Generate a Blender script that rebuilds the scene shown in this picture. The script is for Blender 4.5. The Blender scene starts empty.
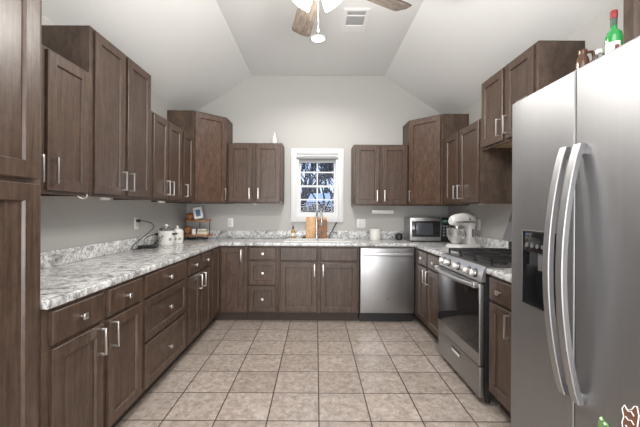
import bpy, bmesh, math, random
from mathutils import Vector, Matrix
random.seed(7)
PI = math.pi
SC = bpy.context.scene
COL = SC.collection

# ---------------------------------------------------------------- camera, world, lights, exposure
cd = bpy.data.cameras.new('camera'); cam = bpy.data.objects.new('camera', cd); COL.objects.link(cam)
cd.sensor_width = 36.0; cd.lens = 340/640*36
cd.shift_x = 4/640; cd.shift_y = -3/640
cd.clip_start = 0.02
cam.location = (0, 0, 1.285); cam.rotation_euler = (PI/2, -math.radians(0.3), 0)
SC.camera = cam

w = bpy.data.worlds.new('world'); SC.world = w; w.use_nodes = True
wn = w.node_tree; bg = wn.nodes['Background']
bg.inputs['Color'].default_value = (0.50, 0.64, 0.92, 1); bg.inputs['Strength'].default_value = 1.15

def area(name, loc, rot, sx, sy, power, col=(1, 1, 1)):
    l = bpy.data.lights.new(name, 'AREA'); l.shape = 'RECTANGLE'; l.size = sx; l.size_y = sy
    l.energy = power; l.color = col
    o = bpy.data.objects.new(name, l); o.location = loc; o.rotation_euler = rot; COL.objects.link(o); return o
# added fill panel behind the camera, standing in for unseen window daylight
area('rear_daylight_fill', (-0.15, -2.45, 1.45), (math.radians(90), 0, 0), 2.9, 2.3, 38, (1.0, 0.99, 0.985))
# added overhead fill above and behind the camera, no fixture there
area('ceiling_fill', (0.0, -0.9, 3.0), (0, 0, 0), 1.5, 2.4, 34, (1.0, 0.98, 0.96))
# added upward fill behind the camera to even out the vaulted ceiling
area('added_uplight_fill', (0.0, -1.1, 1.1), (math.radians(124), 0, 0), 2.6, 1.0, 50, (0.98, 0.985, 1.0))

vs = SC.view_settings
SC.display_settings.display_device = 'sRGB'
vs.view_transform = 'Standard'; vs.look = 'None'; vs.gamma = 1.0; vs.use_curve_mapping = False
vs.exposure = 0.74

# ---------------------------------------------------------------- materials
def mat(name, col=(0.8, 0.8, 0.8), rough=0.5, metal=0.0, **kw):
    m = bpy.data.materials.new(name); m.use_nodes = True
    b = m.node_tree.nodes['Principled BSDF']
    b.inputs['Base Color'].default_value = (*col, 1)
    b.inputs['Roughness'].default_value = rough; b.inputs['Metallic'].default_value = metal
    for k, v in kw.items(): b.inputs[k].default_value = v
    return m
def N(m, t, **kw):
    n = m.node_tree.nodes.new(t)
    for k, v in kw.items():
        if hasattr(n, k): setattr(n, k, v)
        else: n.inputs[k].default_value = v
    return n
def L(m, a, b): m.node_tree.links.new(a, b)
def bsdf(m): return m.node_tree.nodes['Principled BSDF']
def coords(m, scale, out='Object'):
    tc = N(m, 'ShaderNodeTexCoord'); mp = N(m, 'ShaderNodeMapping'); mp.inputs['Scale'].default_value = scale
    L(m, tc.outputs[out], mp.inputs['Vector']); return mp.outputs[0]
def ramp(m, fac, stops):
    r = N(m, 'ShaderNodeValToRGB'); e = r.color_ramp.elements
    e[0].position, e[0].color = stops[0][0], (*stops[0][1], 1)
    e[1].position, e[1].color = stops[-1][0], (*stops[-1][1], 1)
    for p, c in stops[1:-1]:
        x = e.new(p); x.color = (*c, 1)
    L(m, fac, r.inputs[0]); return r.outputs[0]
def noise(m, vec, scale, detail=4, rough=0.6, dist=0.0):
    n = N(m, 'ShaderNodeTexNoise'); n.inputs['Scale'].default_value = scale; n.inputs['Detail'].default_value = detail
    n.inputs['Roughness'].default_value = rough; n.inputs['Distortion'].default_value = dist
    L(m, vec, n.inputs['Vector']); return n.outputs['Fac']
def mix(m, mode, fac, a, b):
    n = N(m, 'ShaderNodeMix', data_type='RGBA', blend_type=mode)
    if isinstance(fac, float): n.inputs[0].default_value = fac
    else: L(m, fac, n.inputs[0])
    for s, v in ((6, a), (7, b)):
        if isinstance(v, tuple): n.inputs[s].default_value = (*v, 1)
        else: L(m, v, n.inputs[s])
    return n.outputs[2]
def bump(m, h, strength, dist=0.01):
    n = N(m, 'ShaderNodeBump'); n.inputs['Strength'].default_value = strength; n.inputs['Distance'].default_value = dist
    L(m, h, n.inputs['Height']); L(m, n.outputs[0], bsdf(m).inputs['Normal'])

def wood(name, dark, mid, light, rough=0.36, gs=(38, 38, 2.2), warm=None):
    m = mat(name, mid, rough)
    v = coords(m, gs); g = noise(m, v, 1.0, 6, 0.65, 0.6)
    base = ramp(m, g, [(0.25, dark), (0.5, mid), (0.78, light)])
    v2 = coords(m, (12, 12, 7)); g2 = noise(m, v2, 1.6, 7, 0.7, 1.2)
    mott = ramp(m, g2, [(0.3, (0.62, 0.60, 0.58)), (0.7, (1.36, 1.32, 1.30))])
    c = mix(m, 'MULTIPLY', 0.8, base, mott)
    oi = N(m, 'ShaderNodeObjectInfo')
    r = ramp(m, oi.outputs['Random'], [(0.0, (0.9, 0.9, 0.92)), (1.0, (1.1, 1.06, 1.02))])
    c = mix(m, 'MULTIPLY', 1.0, c, r)
    L(m, c, bsdf(m).inputs['Base Color']); bump(m, g, 0.12, 0.002)
    return m
WOOD = wood('stained_cabinet_wood', (0.036, 0.022, 0.014), (0.073, 0.047, 0.033), (0.124, 0.084, 0.061), gs=(60, 60, 3.5))
WOODR = wood('stained_cabinet_wood_reddish', (0.046, 0.026, 0.018), (0.090, 0.054, 0.038), (0.150, 0.098, 0.072), gs=(34, 34, 8))
BODY = wood('cabinet_side_wood', (0.040, 0.026, 0.018), (0.078, 0.052, 0.036), (0.125, 0.086, 0.060), 0.5, gs=(14, 14, 6))
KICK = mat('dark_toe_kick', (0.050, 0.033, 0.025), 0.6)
MAPLE = wood('raw_maple', (0.36, 0.25, 0.15), (0.46, 0.33, 0.20), (0.55, 0.41, 0.26), 0.6)
WALNUT = wood('shelf_wood', (0.16, 0.07, 0.03), (0.28, 0.13, 0.055), (0.40, 0.20, 0.09), 0.5, gs=(5, 30, 30))
BOARD = wood('cutting_board_wood', (0.42, 0.25, 0.13), (0.58, 0.37, 0.20), (0.70, 0.48, 0.28), 0.5, gs=(30, 30, 2))
BLADE = wood('weathered_blade_wood', (0.045, 0.038, 0.031), (0.125, 0.108, 0.09), (0.25, 0.22, 0.185), 0.55, gs=(6, 60, 60))

WALL = mat('warm_grey_wall_paint', (0.455, 0.45, 0.435), 0.75)
v = coords(WALL, (1, 1, 1)); bump(WALL, noise(WALL, v, 120, 3), 0.08, 0.002)
CEIL = mat('white_ceiling_paint', (0.74, 0.745, 0.74), 0.85)
v = coords(CEIL, (1, 1, 1)); bump(CEIL, noise(CEIL, v, 60, 4), 0.25, 0.004)
TRIM = mat('white_trim_paint', (0.66, 0.67, 0.68), 0.35)

# granite
GRAN = mat('speckled_granite', (0.5, 0.5, 0.5), 0.16)
v = coords(GRAN, (1, 1, 1))
cloud = ramp(GRAN, noise(GRAN, v, 6.5, 8, 0.72, 2.2), [(0.34, (0.20, 0.20, 0.205)), (0.44, (0.46, 0.465, 0.47)), (0.53, (0.70, 0.71, 0.72)), (0.70, (0.84, 0.85, 0.86))])
grain = ramp(GRAN, noise(GRAN, v, 55, 5, 0.75), [(0.36, (0.20, 0.19, 0.18)), (0.44, (0.75, 0.74, 0.73)), (0.56, (1.1, 1.1, 1.08))])
c = mix(GRAN, 'MULTIPLY', 0.9, cloud, grain)
vo = N(GRAN, 'ShaderNodeTexVoronoi'); vo.inputs['Scale'].default_value = 95; L(GRAN, v, vo.inputs['Vector'])
sp = ramp(GRAN, vo.outputs['Distance'], [(0.10, (0.12, 0.10, 0.09)), (0.26, (1, 1, 1))])
c = mix(GRAN, 'MULTIPLY', 0.55, c, sp)
L(GRAN, c, bsdf(GRAN).inputs['Base Color'])

# floor tiles
TW = 0.317
TILE = mat('beige_ceramic_tile', (0.4, 0.35, 0.3), 0.33)
tc = N(TILE, 'ShaderNodeTexCoord'); sx = N(TILE, 'ShaderNodeSeparateXYZ'); L(TILE, tc.outputs['Object'], sx.inputs[0])
def mth(m, op, a, b=None, c=None):
    n = N(m, 'ShaderNodeMath', operation=op)
    for i, q in enumerate((a, b, c)):
        if q is None: continue
        if isinstance(q, (int, float)): n.inputs[i].default_value = q
        else: L(m, q, n.inputs[i])
    return n.outputs[0]
def gline(sock, off):
    t = mth(TILE, 'DIVIDE', mth(TILE, 'SUBTRACT', sock, off), TW)
    fr = mth(TILE, 'FRACT', t)
    d = mth(TILE, 'MINIMUM', fr, mth(TILE, 'SUBTRACT', 1.0, fr))
    return mth(TILE, 'FLOOR', t), d
ix, dx = gline(sx.outputs[0], 0.025 - 10*TW)
iy, dy = gline(sx.outputs[1], 2.075 - 20*TW)
dd = mth(TILE, 'MINIMUM', dx, dy)
gr = N(TILE, 'ShaderNodeMapRange'); gr.inputs['From Min'].default_value = 0.008; gr.inputs['From Max'].default_value = 0.017
L(TILE, dd, gr.inputs['Value'])
cmb = N(TILE, 'ShaderNodeCombineXYZ'); L(TILE, ix, cmb.inputs[0]); L(TILE, iy, cmb.inputs[1])
wnz = N(TILE, 'ShaderNodeTexWhiteNoise', noise_dimensions='3D'); L(TILE, cmb.outputs[0], wnz.inputs['Vector'])
v = coords(TILE, (1, 1, 1))
off = N(TILE, 'ShaderNodeVectorMath', operation='ADD'); L(TILE, v, off.inputs[0])
sc_ = N(TILE, 'ShaderNodeVectorMath', operation='SCALE'); sc_.inputs[3].default_value = 3.0
L(TILE, wnz.outputs['Color'], sc_.inputs[0]); L(TILE, sc_.outputs[0], off.inputs[1])
n1 = noise(TILE, off.outputs[0], 20, 8, 0.8, 0.6)
tcol = ramp(TILE, n1, [(0.32, (0.225, 0.182, 0.150)), (0.47, (0.375, 0.315, 0.272)), (0.64, (0.54, 0.48, 0.435))])
tvar = ramp(TILE, wnz.outputs['Value'], [(0, (0.90, 0.89, 0.88)), (1, (1.06, 1.06, 1.06))])
tcol = mix(TILE, 'MULTIPLY', 1.0, tcol, tvar)
fc = mix(TILE, 'MIX', gr.outputs[0], (0.055, 0.044, 0.036), tcol)
L(TILE, fc, bsdf(TILE).inputs['Base Color'])
hh = mth(TILE, 'ADD', mth(TILE, 'MULTIPLY', gr.outputs[0], 1.0), mth(TILE, 'MULTIPLY', n1, 0.25))
bump(TILE, hh, 0.35, 0.003)

def steel(name, col, rough, vert=True):
    m = mat(name, col, rough, 1.0)
    v = coords(m, (260, 260, 1.0) if vert else (1.0, 1.0, 260)); n = noise(m, v, 1.0, 3, 0.5)
    c = ramp(m, n, [(0.3, tuple(q*0.95 for q in col)), (0.7, tuple(min(1, q*1.04) for q in col))])
    L(m, c, bsdf(m).inputs['Base Color'])
    r = N(m, 'ShaderNodeMapRange'); r.inputs['To Min'].default_value = rough*0.85; r.inputs['To Max'].default_value = rough*1.2
    L(m, n, r.inputs['Value']); L(m, r.outputs[0], bsdf(m).inputs['Roughness'])
    bump(m, n, 0.03, 0.001)
    return m
STEEL = steel('brushed_stainless', (0.40, 0.40, 0.405), 0.34)
FRIDGE = steel('fridge_stainless', (0.335, 0.335, 0.34), 0.50)
SATIN = mat('satin_nickel', (0.78, 0.76, 0.74), 0.32, 1.0)
CHROME = mat('brushed_chrome', (0.55, 0.55, 0.56), 0.22, 1.0)
HANDLE = steel('handle_stainless', (0.42, 0.42, 0.425), 0.5)
RHANDLE = steel('range_handle_stainless', (0.66, 0.66, 0.665), 0.38, False)
BOWL = mat('polished_bowl_steel', (0.62, 0.62, 0.61), 0.34, 1.0)
TOP = mat('grey_cooktop', (0.16, 0.16, 0.165), 0.3, 0.6)
BLACK = mat('black_plastic', (0.018, 0.018, 0.019), 0.4)
BLACKG = mat('black_glass', (0.012, 0.012, 0.013), 0.06)
IRON = mat('cast_iron', (0.022, 0.022, 0.023), 0.55)
ENAMEL = mat('black_enamel', (0.02, 0.02, 0.021), 0.22)
GREYP = mat('grey_plastic', (0.14, 0.14, 0.145), 0.45)
WHITE = mat('white_enamel', (0.70, 0.70, 0.69), 0.22)
WHITEP = mat('white_plastic', (0.78, 0.78, 0.76), 0.4)
CERAM = mat('white_ceramic', (0.78, 0.77, 0.74), 0.18)
AMBER = mat('amber_soap', (0.50, 0.27, 0.07), 0.2)
TERRA = mat('terracotta', (0.30, 0.125, 0.055), 0.6)
CREAM = mat('cream_cloth', (0.72, 0.68, 0.60), 0.8)
GREENG = mat('green_glass', (0.01, 0.26, 0.05), 0.08, **{'Coat Weight': 0.5})
REDCAP = mat('dark_red_cap', (0.25, 0.02, 0.025), 0.4)
BROWNG = mat('brown_glaze', (0.10, 0.045, 0.025), 0.15)
LABELM = mat('cream_label', (0.74, 0.72, 0.64), 0.6)
LEAFG = mat('green_magnet_paint', (0.14, 0.28, 0.09), 0.5)
BRNM = mat('brown_magnet_paint', (0.17, 0.075, 0.045), 0.5)
PICB = mat('blue_print', (0.12, 0.19, 0.33), 0.4)
SHADE = mat('grey_shade_cloth', (0.30, 0.31, 0.32), 0.8)
LOUV = mat('louvre_paint', (0.62, 0.62, 0.62), 0.6)
BARK = mat('bark', (0.045, 0.04, 0.045), 0.9)
GROUND = mat('winter_grass', (0.22, 0.25, 0.25), 0.9)
FENCE = mat('dark_fence_boards', (0.035, 0.033, 0.035), 0.8)
SIDING = mat('pale_siding', (0.55, 0.62, 0.70), 0.7)
GLASSC = mat('clear_glass', (0.95, 0.97, 0.97), 0.02, **{'Transmission Weight': 1.0, 'IOR': 1.3})
def pane_glass():
    m = bpy.data.materials.new('window_glass'); m.use_nodes = True; nt = m.node_tree
    nt.nodes.remove(nt.nodes['Principled BSDF']); o = nt.nodes['Material Output']
    t = nt.nodes.new('ShaderNodeBsdfTransparent'); g = nt.nodes.new('ShaderNodeBsdfGlossy'); g.inputs['Roughness'].default_value = 0.01
    f = nt.nodes.new('ShaderNodeFresnel'); f.inputs['IOR'].default_value = 1.22
    mx = nt.nodes.new('ShaderNodeMixShader')
    nt.links.new(f.outputs[0], mx.inputs[0]); nt.links.new(t.outputs[0], mx.inputs[1]); nt.links.new(g.outputs[0], mx.inputs[2])
    nt.links.new(mx.outputs[0], o.inputs['Surface']); return m
PANE = pane_glass()
def emis(name, col, s):
    m = mat(name, col, 0.5); b = bsdf(m); b.inputs['Emission Color'].default_value = (*col, 1); b.inputs['Emission Strength'].default_value = s; return m
LAMPG = emis('lit_frosted_glass', (1.0, 0.96, 0.88), 2.6)
LED = emis('lit_led_disc', (1.0, 0.97, 0.92), 7.0)

# ---------------------------------------------------------------- mesh helpers
class MB:
    def __init__(s): s.bm = bmesh.new()
    def fr4(s, x0, z0, x1, z1, t, ya, yb, bev=0.0, tb=None):
        tb = tb or t
        s.box(x0, ya, z0, x0+t, yb, z1, bev); s.box(x1-t, ya, z0, x1, yb, z1, bev)
        s.box(x0+t, ya, z0, x1-t, yb, z0+tb, bev); s.box(x0+t, ya, z1-tb, x1-t, yb, z1, bev); return s
    def box(s, x0, y0, z0, x1, y1, z1, bev=0.0, seg=2):
        r = bmesh.ops.create_cube(s.bm, size=1.0); vs_ = r['verts']
        for v in vs_:
            v.co = Vector(((x0+x1)/2 + v.co.x*(x1-x0), (y0+y1)/2 + v.co.y*(y1-y0), (z0+z1)/2 + v.co.z*(z1-z0)))
        if bev > 0:
            es = list({e for v in vs_ for e in v.link_edges})
            bmesh.ops.bevel(s.bm, geom=es, offset=bev, segments=seg, affect='EDGES', profile=0.5)
        return s
    def rings(s, rs, caps=True):
        """rs: list of vertex-coordinate loops of equal length"""
        vv = [[s.bm.verts.new(p) for p in r] for r in rs]; n = len(rs[0])
        for a, b in zip(vv, vv[1:]):
            for i in range(n):
                j = (i+1) % n
                try: s.bm.faces.new((a[i], a[j], b[j], b[i]))
                except ValueError: pass
        if caps:
            s.bm.faces.new(list(reversed(vv[0]))); s.bm.faces.new(vv[-1])
        return s
    def front(s, w, h, prof, x=0, z=0):
        """rectangular front facing -y; prof = [(inset, y)...]"""
        return s.rings([[(x+i, y, z+i), (x+w-i, y, z+i), (x+w-i, y, z+h-i), (x+i, y, z+h-i)] for i, y in prof])
    def lathe(s, prof, c=(0, 0, 0), seg=24, sx=1.0, sy=1.0, axis='z'):
        rs = []
        for r, z in prof:
            r = max(r, 1e-5); ring = []
            for k in range(seg):
                a = 2*PI*k/seg; p = (r*math.cos(a)*sx, r*math.sin(a)*sy, z)
                if axis == 'y': p = (p[0], -p[2], p[1])
                elif axis == 'x': p = (p[2], p[0], p[1])
                ring.append((c[0]+p[0], c[1]+p[1], c[2]+p[2]))
            rs.append(ring)
        return s.rings(rs)
    def cyl(s, c, r, z0, z1, seg=24, bev=0.0, axis='z'):
        if bev: pr = [(r-bev, z0), (r, z0+bev), (r, z1-bev), (r-bev, z1)]
        else: pr = [(r, z0), (r, z1)]
        return s.lathe(pr, c, seg, axis=axis)
    def tube(s, pts, r, seg=8, square=False):
        pts = [Vector(p) for p in pts]; rs = []; up = None
        n = len(pts)
        for i, p in enumerate(pts):
            t = ((pts[min(i+1, n-1)] - p).normalized() + (p - pts[max(i-1, 0)]).normalized())
            if t.length < 1e-6: t = pts[min(i+1, n-1)] - pts[max(i-1, 0)]
            t.normalize()
            if up is None:
                up = Vector((0, 0, 1)) if abs(t.z) < 0.9 else Vector((1, 0, 0))
            u = (up - t*up.dot(t)).normalized(); up = u; q = t.cross(u)
            rr = r[i] if isinstance(r, (list, tuple)) else r
            rs.append([tuple(p + (u*math.cos(2*PI*k/seg) + q*math.sin(2*PI*k/seg))*rr) for k in range(seg)])
        return s.rings(rs)
    def prism(s, poly, axis, a, b):
        def P(u, v, t): return {'x': (t, u, v), 'y': (u, t, v), 'z': (u, v, t)}[axis]
        return s.rings([[P(u, v, a) for u, v in poly], [P(u, v, b) for u, v in poly]])
    def xf(s, M): bmesh.ops.transform(s.bm, matrix=M, verts=s.bm.verts); return s
    def done(s, name, m, parent=None, smooth=True, loc=None):
        bmesh.ops.recalc_face_normals(s.bm, faces=s.bm.faces)
        me = bpy.data.meshes.new(name); s.bm.to_mesh(me); s.bm.free()
        me.materials.append(m)
        if smooth:
            me.shade_smooth(); me.set_sharp_from_angle(angle=math.radians(38))
        o = bpy.data.objects.new(name, me); COL.objects.link(o)
        if parent: o.parent = parent
        if loc: o.location = loc
        return o
def thing(name, label, cat, loc=(0, 0, 0), rz=0.0, group=None):
    o = bpy.data.objects.new(name, None); COL.objects.link(o); o.empty_display_size = 0.1
    o.location = loc; o.rotation_euler = (0, 0, rz); o['label'] = label; o['category'] = cat
    if group: o['group'] = group
    return o
def tag(o, label, cat, group=None, kind=None):
    o['label'] = label; o['category'] = cat
    if group: o['group'] = group
    if kind: o['kind'] = kind
    return o
def struct(o, label=None):
    o['kind'] = 'structure'
    return o
def dup(root, loc=None, rz=None, label=None):
    r = root.copy(); COL.objects.link(r)
    if loc: r.location = loc
    if rz is not None: r.rotation_euler = (0, 0, rz)
    if label: r['label'] = label
    for ch in list(root.children):
        c = ch.copy(); COL.objects.link(c); c.parent = r
        for g in list(ch.children):
            d = g.copy(); COL.objects.link(d); d.parent = c
    return r
def smooth_path(pts, n=8):
    P = [Vector(p) for p in pts]; out = []
    for i in range(len(P)-1):
        p0 = P[max(i-1, 0)]; p1 = P[i]; p2 = P[i+1]; p3 = P[min(i+2, len(P)-1)]
        for k in range(n):
            t = k/n
            out.append(0.5*((2*p1) + (p2-p0)*t + (2*p0-5*p1+4*p2-p3)*t*t + (3*p1-p0-3*p2+p3)*t**3))
    out.append(P[-1]); return out
def text(name, s, size, m, parent, M):
    cu = bpy.data.curves.new(name, 'FONT'); cu.body = s; cu.size = size; cu.align_x = 'CENTER'; cu.align_y = 'CENTER'; cu.extrude = 0.0006
    t = bpy.data.objects.new(name, cu); COL.objects.link(t)
    bpy.context.view_layer.update()
    me = bpy.data.meshes.new_from_object(t.evaluated_get(bpy.context.evaluated_depsgraph_get()))
    bpy.data.objects.remove(t); me.materials.clear(); me.materials.append(m)
    o = bpy.data.objects.new(name, me); COL.objects.link(o); o.parent = parent; o.matrix_local = M; return o

# ---------------------------------------------------------------- room shell
XL, XR, YB, YF = -1.72, 1.755, 4.52, -2.6
HW, HC = 2.505, 3.075
CXL, CXR = -0.864, 0.904
struct(MB().box(XL-0.12, YF-0.12, -0.1, XR+0.12, YB+0.14, 0).done('floor', TILE))
struct(MB().box(XL-0.12, YF, 0, XL, YB, HW+0.08).done('wall_left', WALL))
struct(MB().box(XR, YF, 0, XR+0.12, YB, HW+0.08).done('wall_right', WALL))
WX0, WX1, WZ0, WZ1 = -0.262, 0.292, 1.205, 2.035     # window opening
m = MB()
m.box(XL-0.12, YB, 0, WX0, YB+0.14, 3.2); m.box(WX1, YB, 0, XR+0.12, YB+0.14, 3.2)
m.box(WX0, YB, 0, WX1, YB+0.14, WZ0); m.box(WX0, YB, WZ1, WX1, YB+0.14, 3.2)
struct(m.done('wall_back', WALL))
struct(MB().box(XL-0.12, YF-0.12, 0, XR+0.12, YF, 3.2).done('wall_front', WALL))
def quadslab(p0, p1, y0, y1, t=0.08):
    m = MB(); (xa, za), (xb, zb) = p0, p1
    m.prism([(xa, za), (xb, zb), (xb, zb+t), (xa, za+t)], 'y', y0, y1); return m
m = quadslab((CXL, HC), (CXR, HC), YF, YB)
m.prism([(XL, HW), (CXL, HC), (CXL, HC+0.08), (XL, HW+0.08)], 'y', YF, YB)
m.prism([(XR, HW), (CXR, HC), (CXR, HC+0.08), (XR, HW+0.08)], 'y', YF, YB)
struct(m.done('ceiling', CEIL, smooth=False))

# window
win = thing('window_1', 'w', 'w'); del win['label']; del win['category']; win['kind'] = 'structure'
TX0, TX1, TZ0, TZ1 = -0.335, 0.365, 1.130, 2.105
m = MB(); y0, y1 = YB-0.022, YB
m.box(TX0, y0, TZ0, WX0, y1, TZ1, 0.004); m.box(WX1, y0, TZ0, TX1, y1, TZ1, 0.004)
m.box(WX0, y0, TZ0, WX1, y1, WZ0, 0.004); m.box(WX0, y0, WZ1, WX1, y1, TZ1, 0.004)
m.done('window_casing', TRIM, win)
m = MB()
m.fr4(WX0+.0005, WZ0+.0005, WX1-.0005, WZ1-.0005, 0.03, YB+.0005, YB+0.12)
m.done('window_jamb', TRIM, win)
zm = (WZ0+WZ1)/2 - 0.01
def sash(za, zb, y):
    a, b = WX0+0.031, WX1-0.031; m = MB()
    m.fr4(a, za, b, zb, 0.024, y, y+0.03)
    xm, zc = (a+b)/2, (za+zb)/2
    m.box(xm-0.009, y+0.006, za+.024, xm+0.009, y+0.021, zb-.024); m.box(a+.024, y+0.007, zc-0.009, b-.024, y+0.020, zc+0.009)
    s_ = m.done('sash', TRIM, win)
    MB().box(a+0.01, y+0.012, za+0.01, b-0.01, y+0.015, zb-0.01).done('pane', PANE, s_)
sash(WZ0+0.032, zm+0.012, YB+0.035); sash(zm-0.012, WZ1-0.032, YB+0.07)
m = MB().cyl((0, YB+0.006, WZ1-0.052), 0.018, WX0+0.008, WX1-0.008, 14, axis='x')
m.box(WX0+0.02, YB+0.020, WZ1-0.105, WX1-0.02, YB+0.023, WZ1-0.055); m.box(WX0+0.02, YB+0.016, WZ1-0.115, WX1-0.02, YB+0.027, WZ1-0.1049, 0.002)
for x in (WX0+0.001, WX1-0.008): m.box(x, YB-0.014, WZ1-0.075, x+0.007, YB+0.028, WZ1-0.030, 0.001)
tag(m.done('roller_shade', SHADE), 'rolled-up grey roller shade at the top of the kitchen window', 'window shade')

# ---------------------------------------------------------------- outdoors
OY = YB+0.2
tag(MB().box(-30, OY, -0.75, 30, 70, -0.55).done('lawn', GROUND), 'dull winter lawn outside the window', 'lawn', kind='stuff')
m = MB()
for k in range(40): m.box(-6+k*0.3, 13, -0.545, -6+k*0.3+0.28, 13.04, 1.42 + 0.03*(k % 3))
m.box(-6, 13.0405, 0.9, 6, 13.1, 1.0); m.box(-6, 13.0405, 0.0, 6, 13.1, 0.1)
tag(m.done('board_fence', FENCE), 'dark board fence low in the window view', 'fence')
hs = thing('neighbour_house', 'pale blue-grey house beyond the dark fence seen through the window', 'house', (0.9, 26, -0.545))
MB().box(-5, 0, 0, 5, 6, 2.45).done('wall', SIDING, hs)
MB().prism([(-0.6, 2.451), (3, 3.3), (6.6, 2.451)], 'x', -5.4, 5.4).done('roof', mat('snowy_shingles', (0.42, 0.50, 0.60), 0.8), hs)
for x in (-3.4, -1.2, 1.2):
    MB().box(x, -0.05, 1.5, x+1.0, -0.001, 2.3, 0.01).done('window', GREYP, hs)
m = MB(); rnd = random.Random(4)
for k in range(46):
    x = -13+k*0.58+rnd.uniform(-.2, .2); h = rnd.uniform(3.4, 6.4)
    for q in range(5):
        m.lathe([(0, h*(q*.17+.05)), (0.95-.15*q, h*(q*.17+.02)), (0.42-.06*q, h*(q*.17+.2)), (0, h*(q*.17+.34))], (x, 38+rnd.uniform(-1, 1), -.545), 7)
tag(m.done('evergreen_row', mat('evergreen', (0.055, 0.075, 0.085), 0.9)), 'distant dark row of evergreens behind the neighbour house', 'trees', kind='stuff')
def tree(x, y, h, seed):
    rnd = random.Random(seed); m = MB()
    def br(p, d, ln, r, lev):
        q = p + d*ln; mid = p + d*ln*0.5 + Vector((rnd.uniform(-1, 1), rnd.uniform(-1, 1), 0))*ln*0.06
        m.tube([p, mid, q], [r, r*0.82, r*0.62], 4)
        if lev == 0: return
        for k in range(4 if lev < 4 else 3):
            a = rnd.uniform(0, 2*PI); s_ = rnd.uniform(0.4, 0.9)
            nd = (d + Vector((math.cos(a), math.sin(a)*0.5, rnd.uniform(-0.1, 0.4)))*s_).normalized()
            br(p + d*ln*rnd.uniform(0.5, 1.0), nd, ln*rnd.uniform(0.55, 0.8), r*0.58, lev-1)
    br(Vector((x, y, -0.54)), Vector((rnd.uniform(-.08, .08), 0, 1)).normalized(), h*0.30, h*0.0105, 5)
    tag(m.done('bare_tree', BARK), 'bare dark-branched winter tree outside the kitchen window', 'tree', 'bare trees outside the window')
for i, (x, y, h) in enumerate([(-0.42, 10.0, 6.2), (0.85, 14.5, 7.0), (-0.7, 18.0, 8.5), (0.35, 21.5, 9)]):
    tree(x, y, h, 51+i)

# ---------------------------------------------------------------- cabinetry
GAP = 0.001
def pull(parent, x, z, L_=0.138, y=-0.02, name='handle'):
    """vertical bar pull centred at x, z on a face at local y"""
    m = MB(); t = 0.011
    m.box(x-t/2, y-0.034, z-L_/2, x+t/2, y-0.034+t, z+L_/2, 0.0015)
    for s_ in (-1, 1):
        zz = z + s_*(L_/2-t/2); m.box(x-t/2, y-0.026, zz-t/2, x+t/2, y+0.0005, zz+t/2, 0.001)
    return m.done(name, SATIN, parent)
def knob(parent, x, z, y=-0.02):
    m = MB(); m.cyl((x, y, z), 0.006, 0, 0.017, 10, axis='y')
    m.box(x-0.014, y-0.026, z-0.014, x+0.014, y-0.016, z+0.014, 0.002)
    return m.done('knob', SATIN, parent)
T = 0.020
def door(parent, x, z, w_, h, hx=None, hz=None, m=None, st=0.058, name='door'):
    prof = [(0, -0.0005), (0, -T+0.004), (0.004, -T), (st-0.001, -T), (st, -T+0.001), (st+0.004, -T+0.012), (st+0.005, -T+0.012)]
    d = MB().front(w_, h, prof, x, z).done(name, m or WOOD, parent)
    if hx is not None: pull(d, hx, hz)
    return d
def drawer(parent, x, z, w_, h, panel=False, kn=True, name='drawer'):
    if panel:
        st = 0.05; prof = [(0, -0.0005), (0, -T+0.004), (0.004, -T), (st-0.001, -T), (st, -T+0.001), (st+0.004, -T+0.012), (st+0.005, -T+0.012)]
    else: prof = [(0, -0.0005), (0, -T+0.005), (0.006, -T)]
    d = MB().front(w_, h, prof, x, z).done(name, WOOD, parent)
    if kn: knob(d, x+w_/2, z+h/2)
    return d
BT = 0.874
def base_unit(label, loc, rz, W, kind, D=0.608, cuts=None):
    c = thing('base_cabinet', label, 'cabinet', loc, rz)
    if kind == 'sink':
        m = MB().box(GAP, 0, 0.105, W-GAP, D, 0.66); m.box(GAP, 0, 0.66, W-GAP, 0.02, BT)
        m.box(GAP, 0.02, 0.66, 0.02, D, BT); m.box(W-0.02, 0.02, 0.66, W-GAP, D, BT); m.done('body', BODY, c)
    else: MB().box(GAP, 0, 0.105, W-GAP, D, BT, 0.001).done('body', BODY, c)
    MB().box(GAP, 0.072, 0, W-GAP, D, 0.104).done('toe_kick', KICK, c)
    r = 0.026; g = 0.044
    if kind == '2door':
        dw = (W-2*r-g)/2 if cuts is None else None
        xs = [(r, dw), (r+dw+g, dw)] if cuts is None else cuts
        for k, (x, w_) in enumerate(xs):
            hx = x+w_-0.032 if k == 0 else x+0.032
            door(c, x, 0.122, w_, 0.578, hx, 0.615); drawer(c, x, 0.716, w_, 0.142)
    elif kind == 'sink':
        dw = (W-2*0.02-g)/2
        for k, x in enumerate((0.02, 0.02+dw+g)):
            hx = x+dw-0.028 if k == 0 else x+0.028
            door(c, x, 0.122, dw, 0.565, hx, 0.60); drawer(c, x, 0.708, dw, 0.15, kn=False, name='false_front')
    elif kind == '3drawer':
        drawer(c, r, 0.716, W-2*r, 0.142); drawer(c, r, 0.430, W-2*r, 0.270, True); drawer(c, r, 0.122, W-2*r, 0.292, True)
    elif kind == '1door':
        door(c, r, 0.122, W-2*r, 0.578, W-r-0.032 if cuts is None else r+0.032, 0.615); drawer(c, r, 0.716, W-2*r, 0.142)
    return c
FXL, FXR, FY = -1.11, 1.145, 3.91
RL, RR = PI/2, -PI/2
base_unit('two-door base cabinet with two drawers next to the tall left pantry', (FXL, 1.374, 0), RL, 0.790, '2door', cuts=[(0.040, 0.342), (0.426, 0.342)])
base_unit('three-drawer base cabinet in the middle of the left run', (FXL, 2.165, 0), RL, 0.740, '3drawer')
base_unit('narrow two-door base cabinet with two small drawers beside the left corner', (FXL, 2.906, 0), RL, 0.660, '2door')
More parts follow.
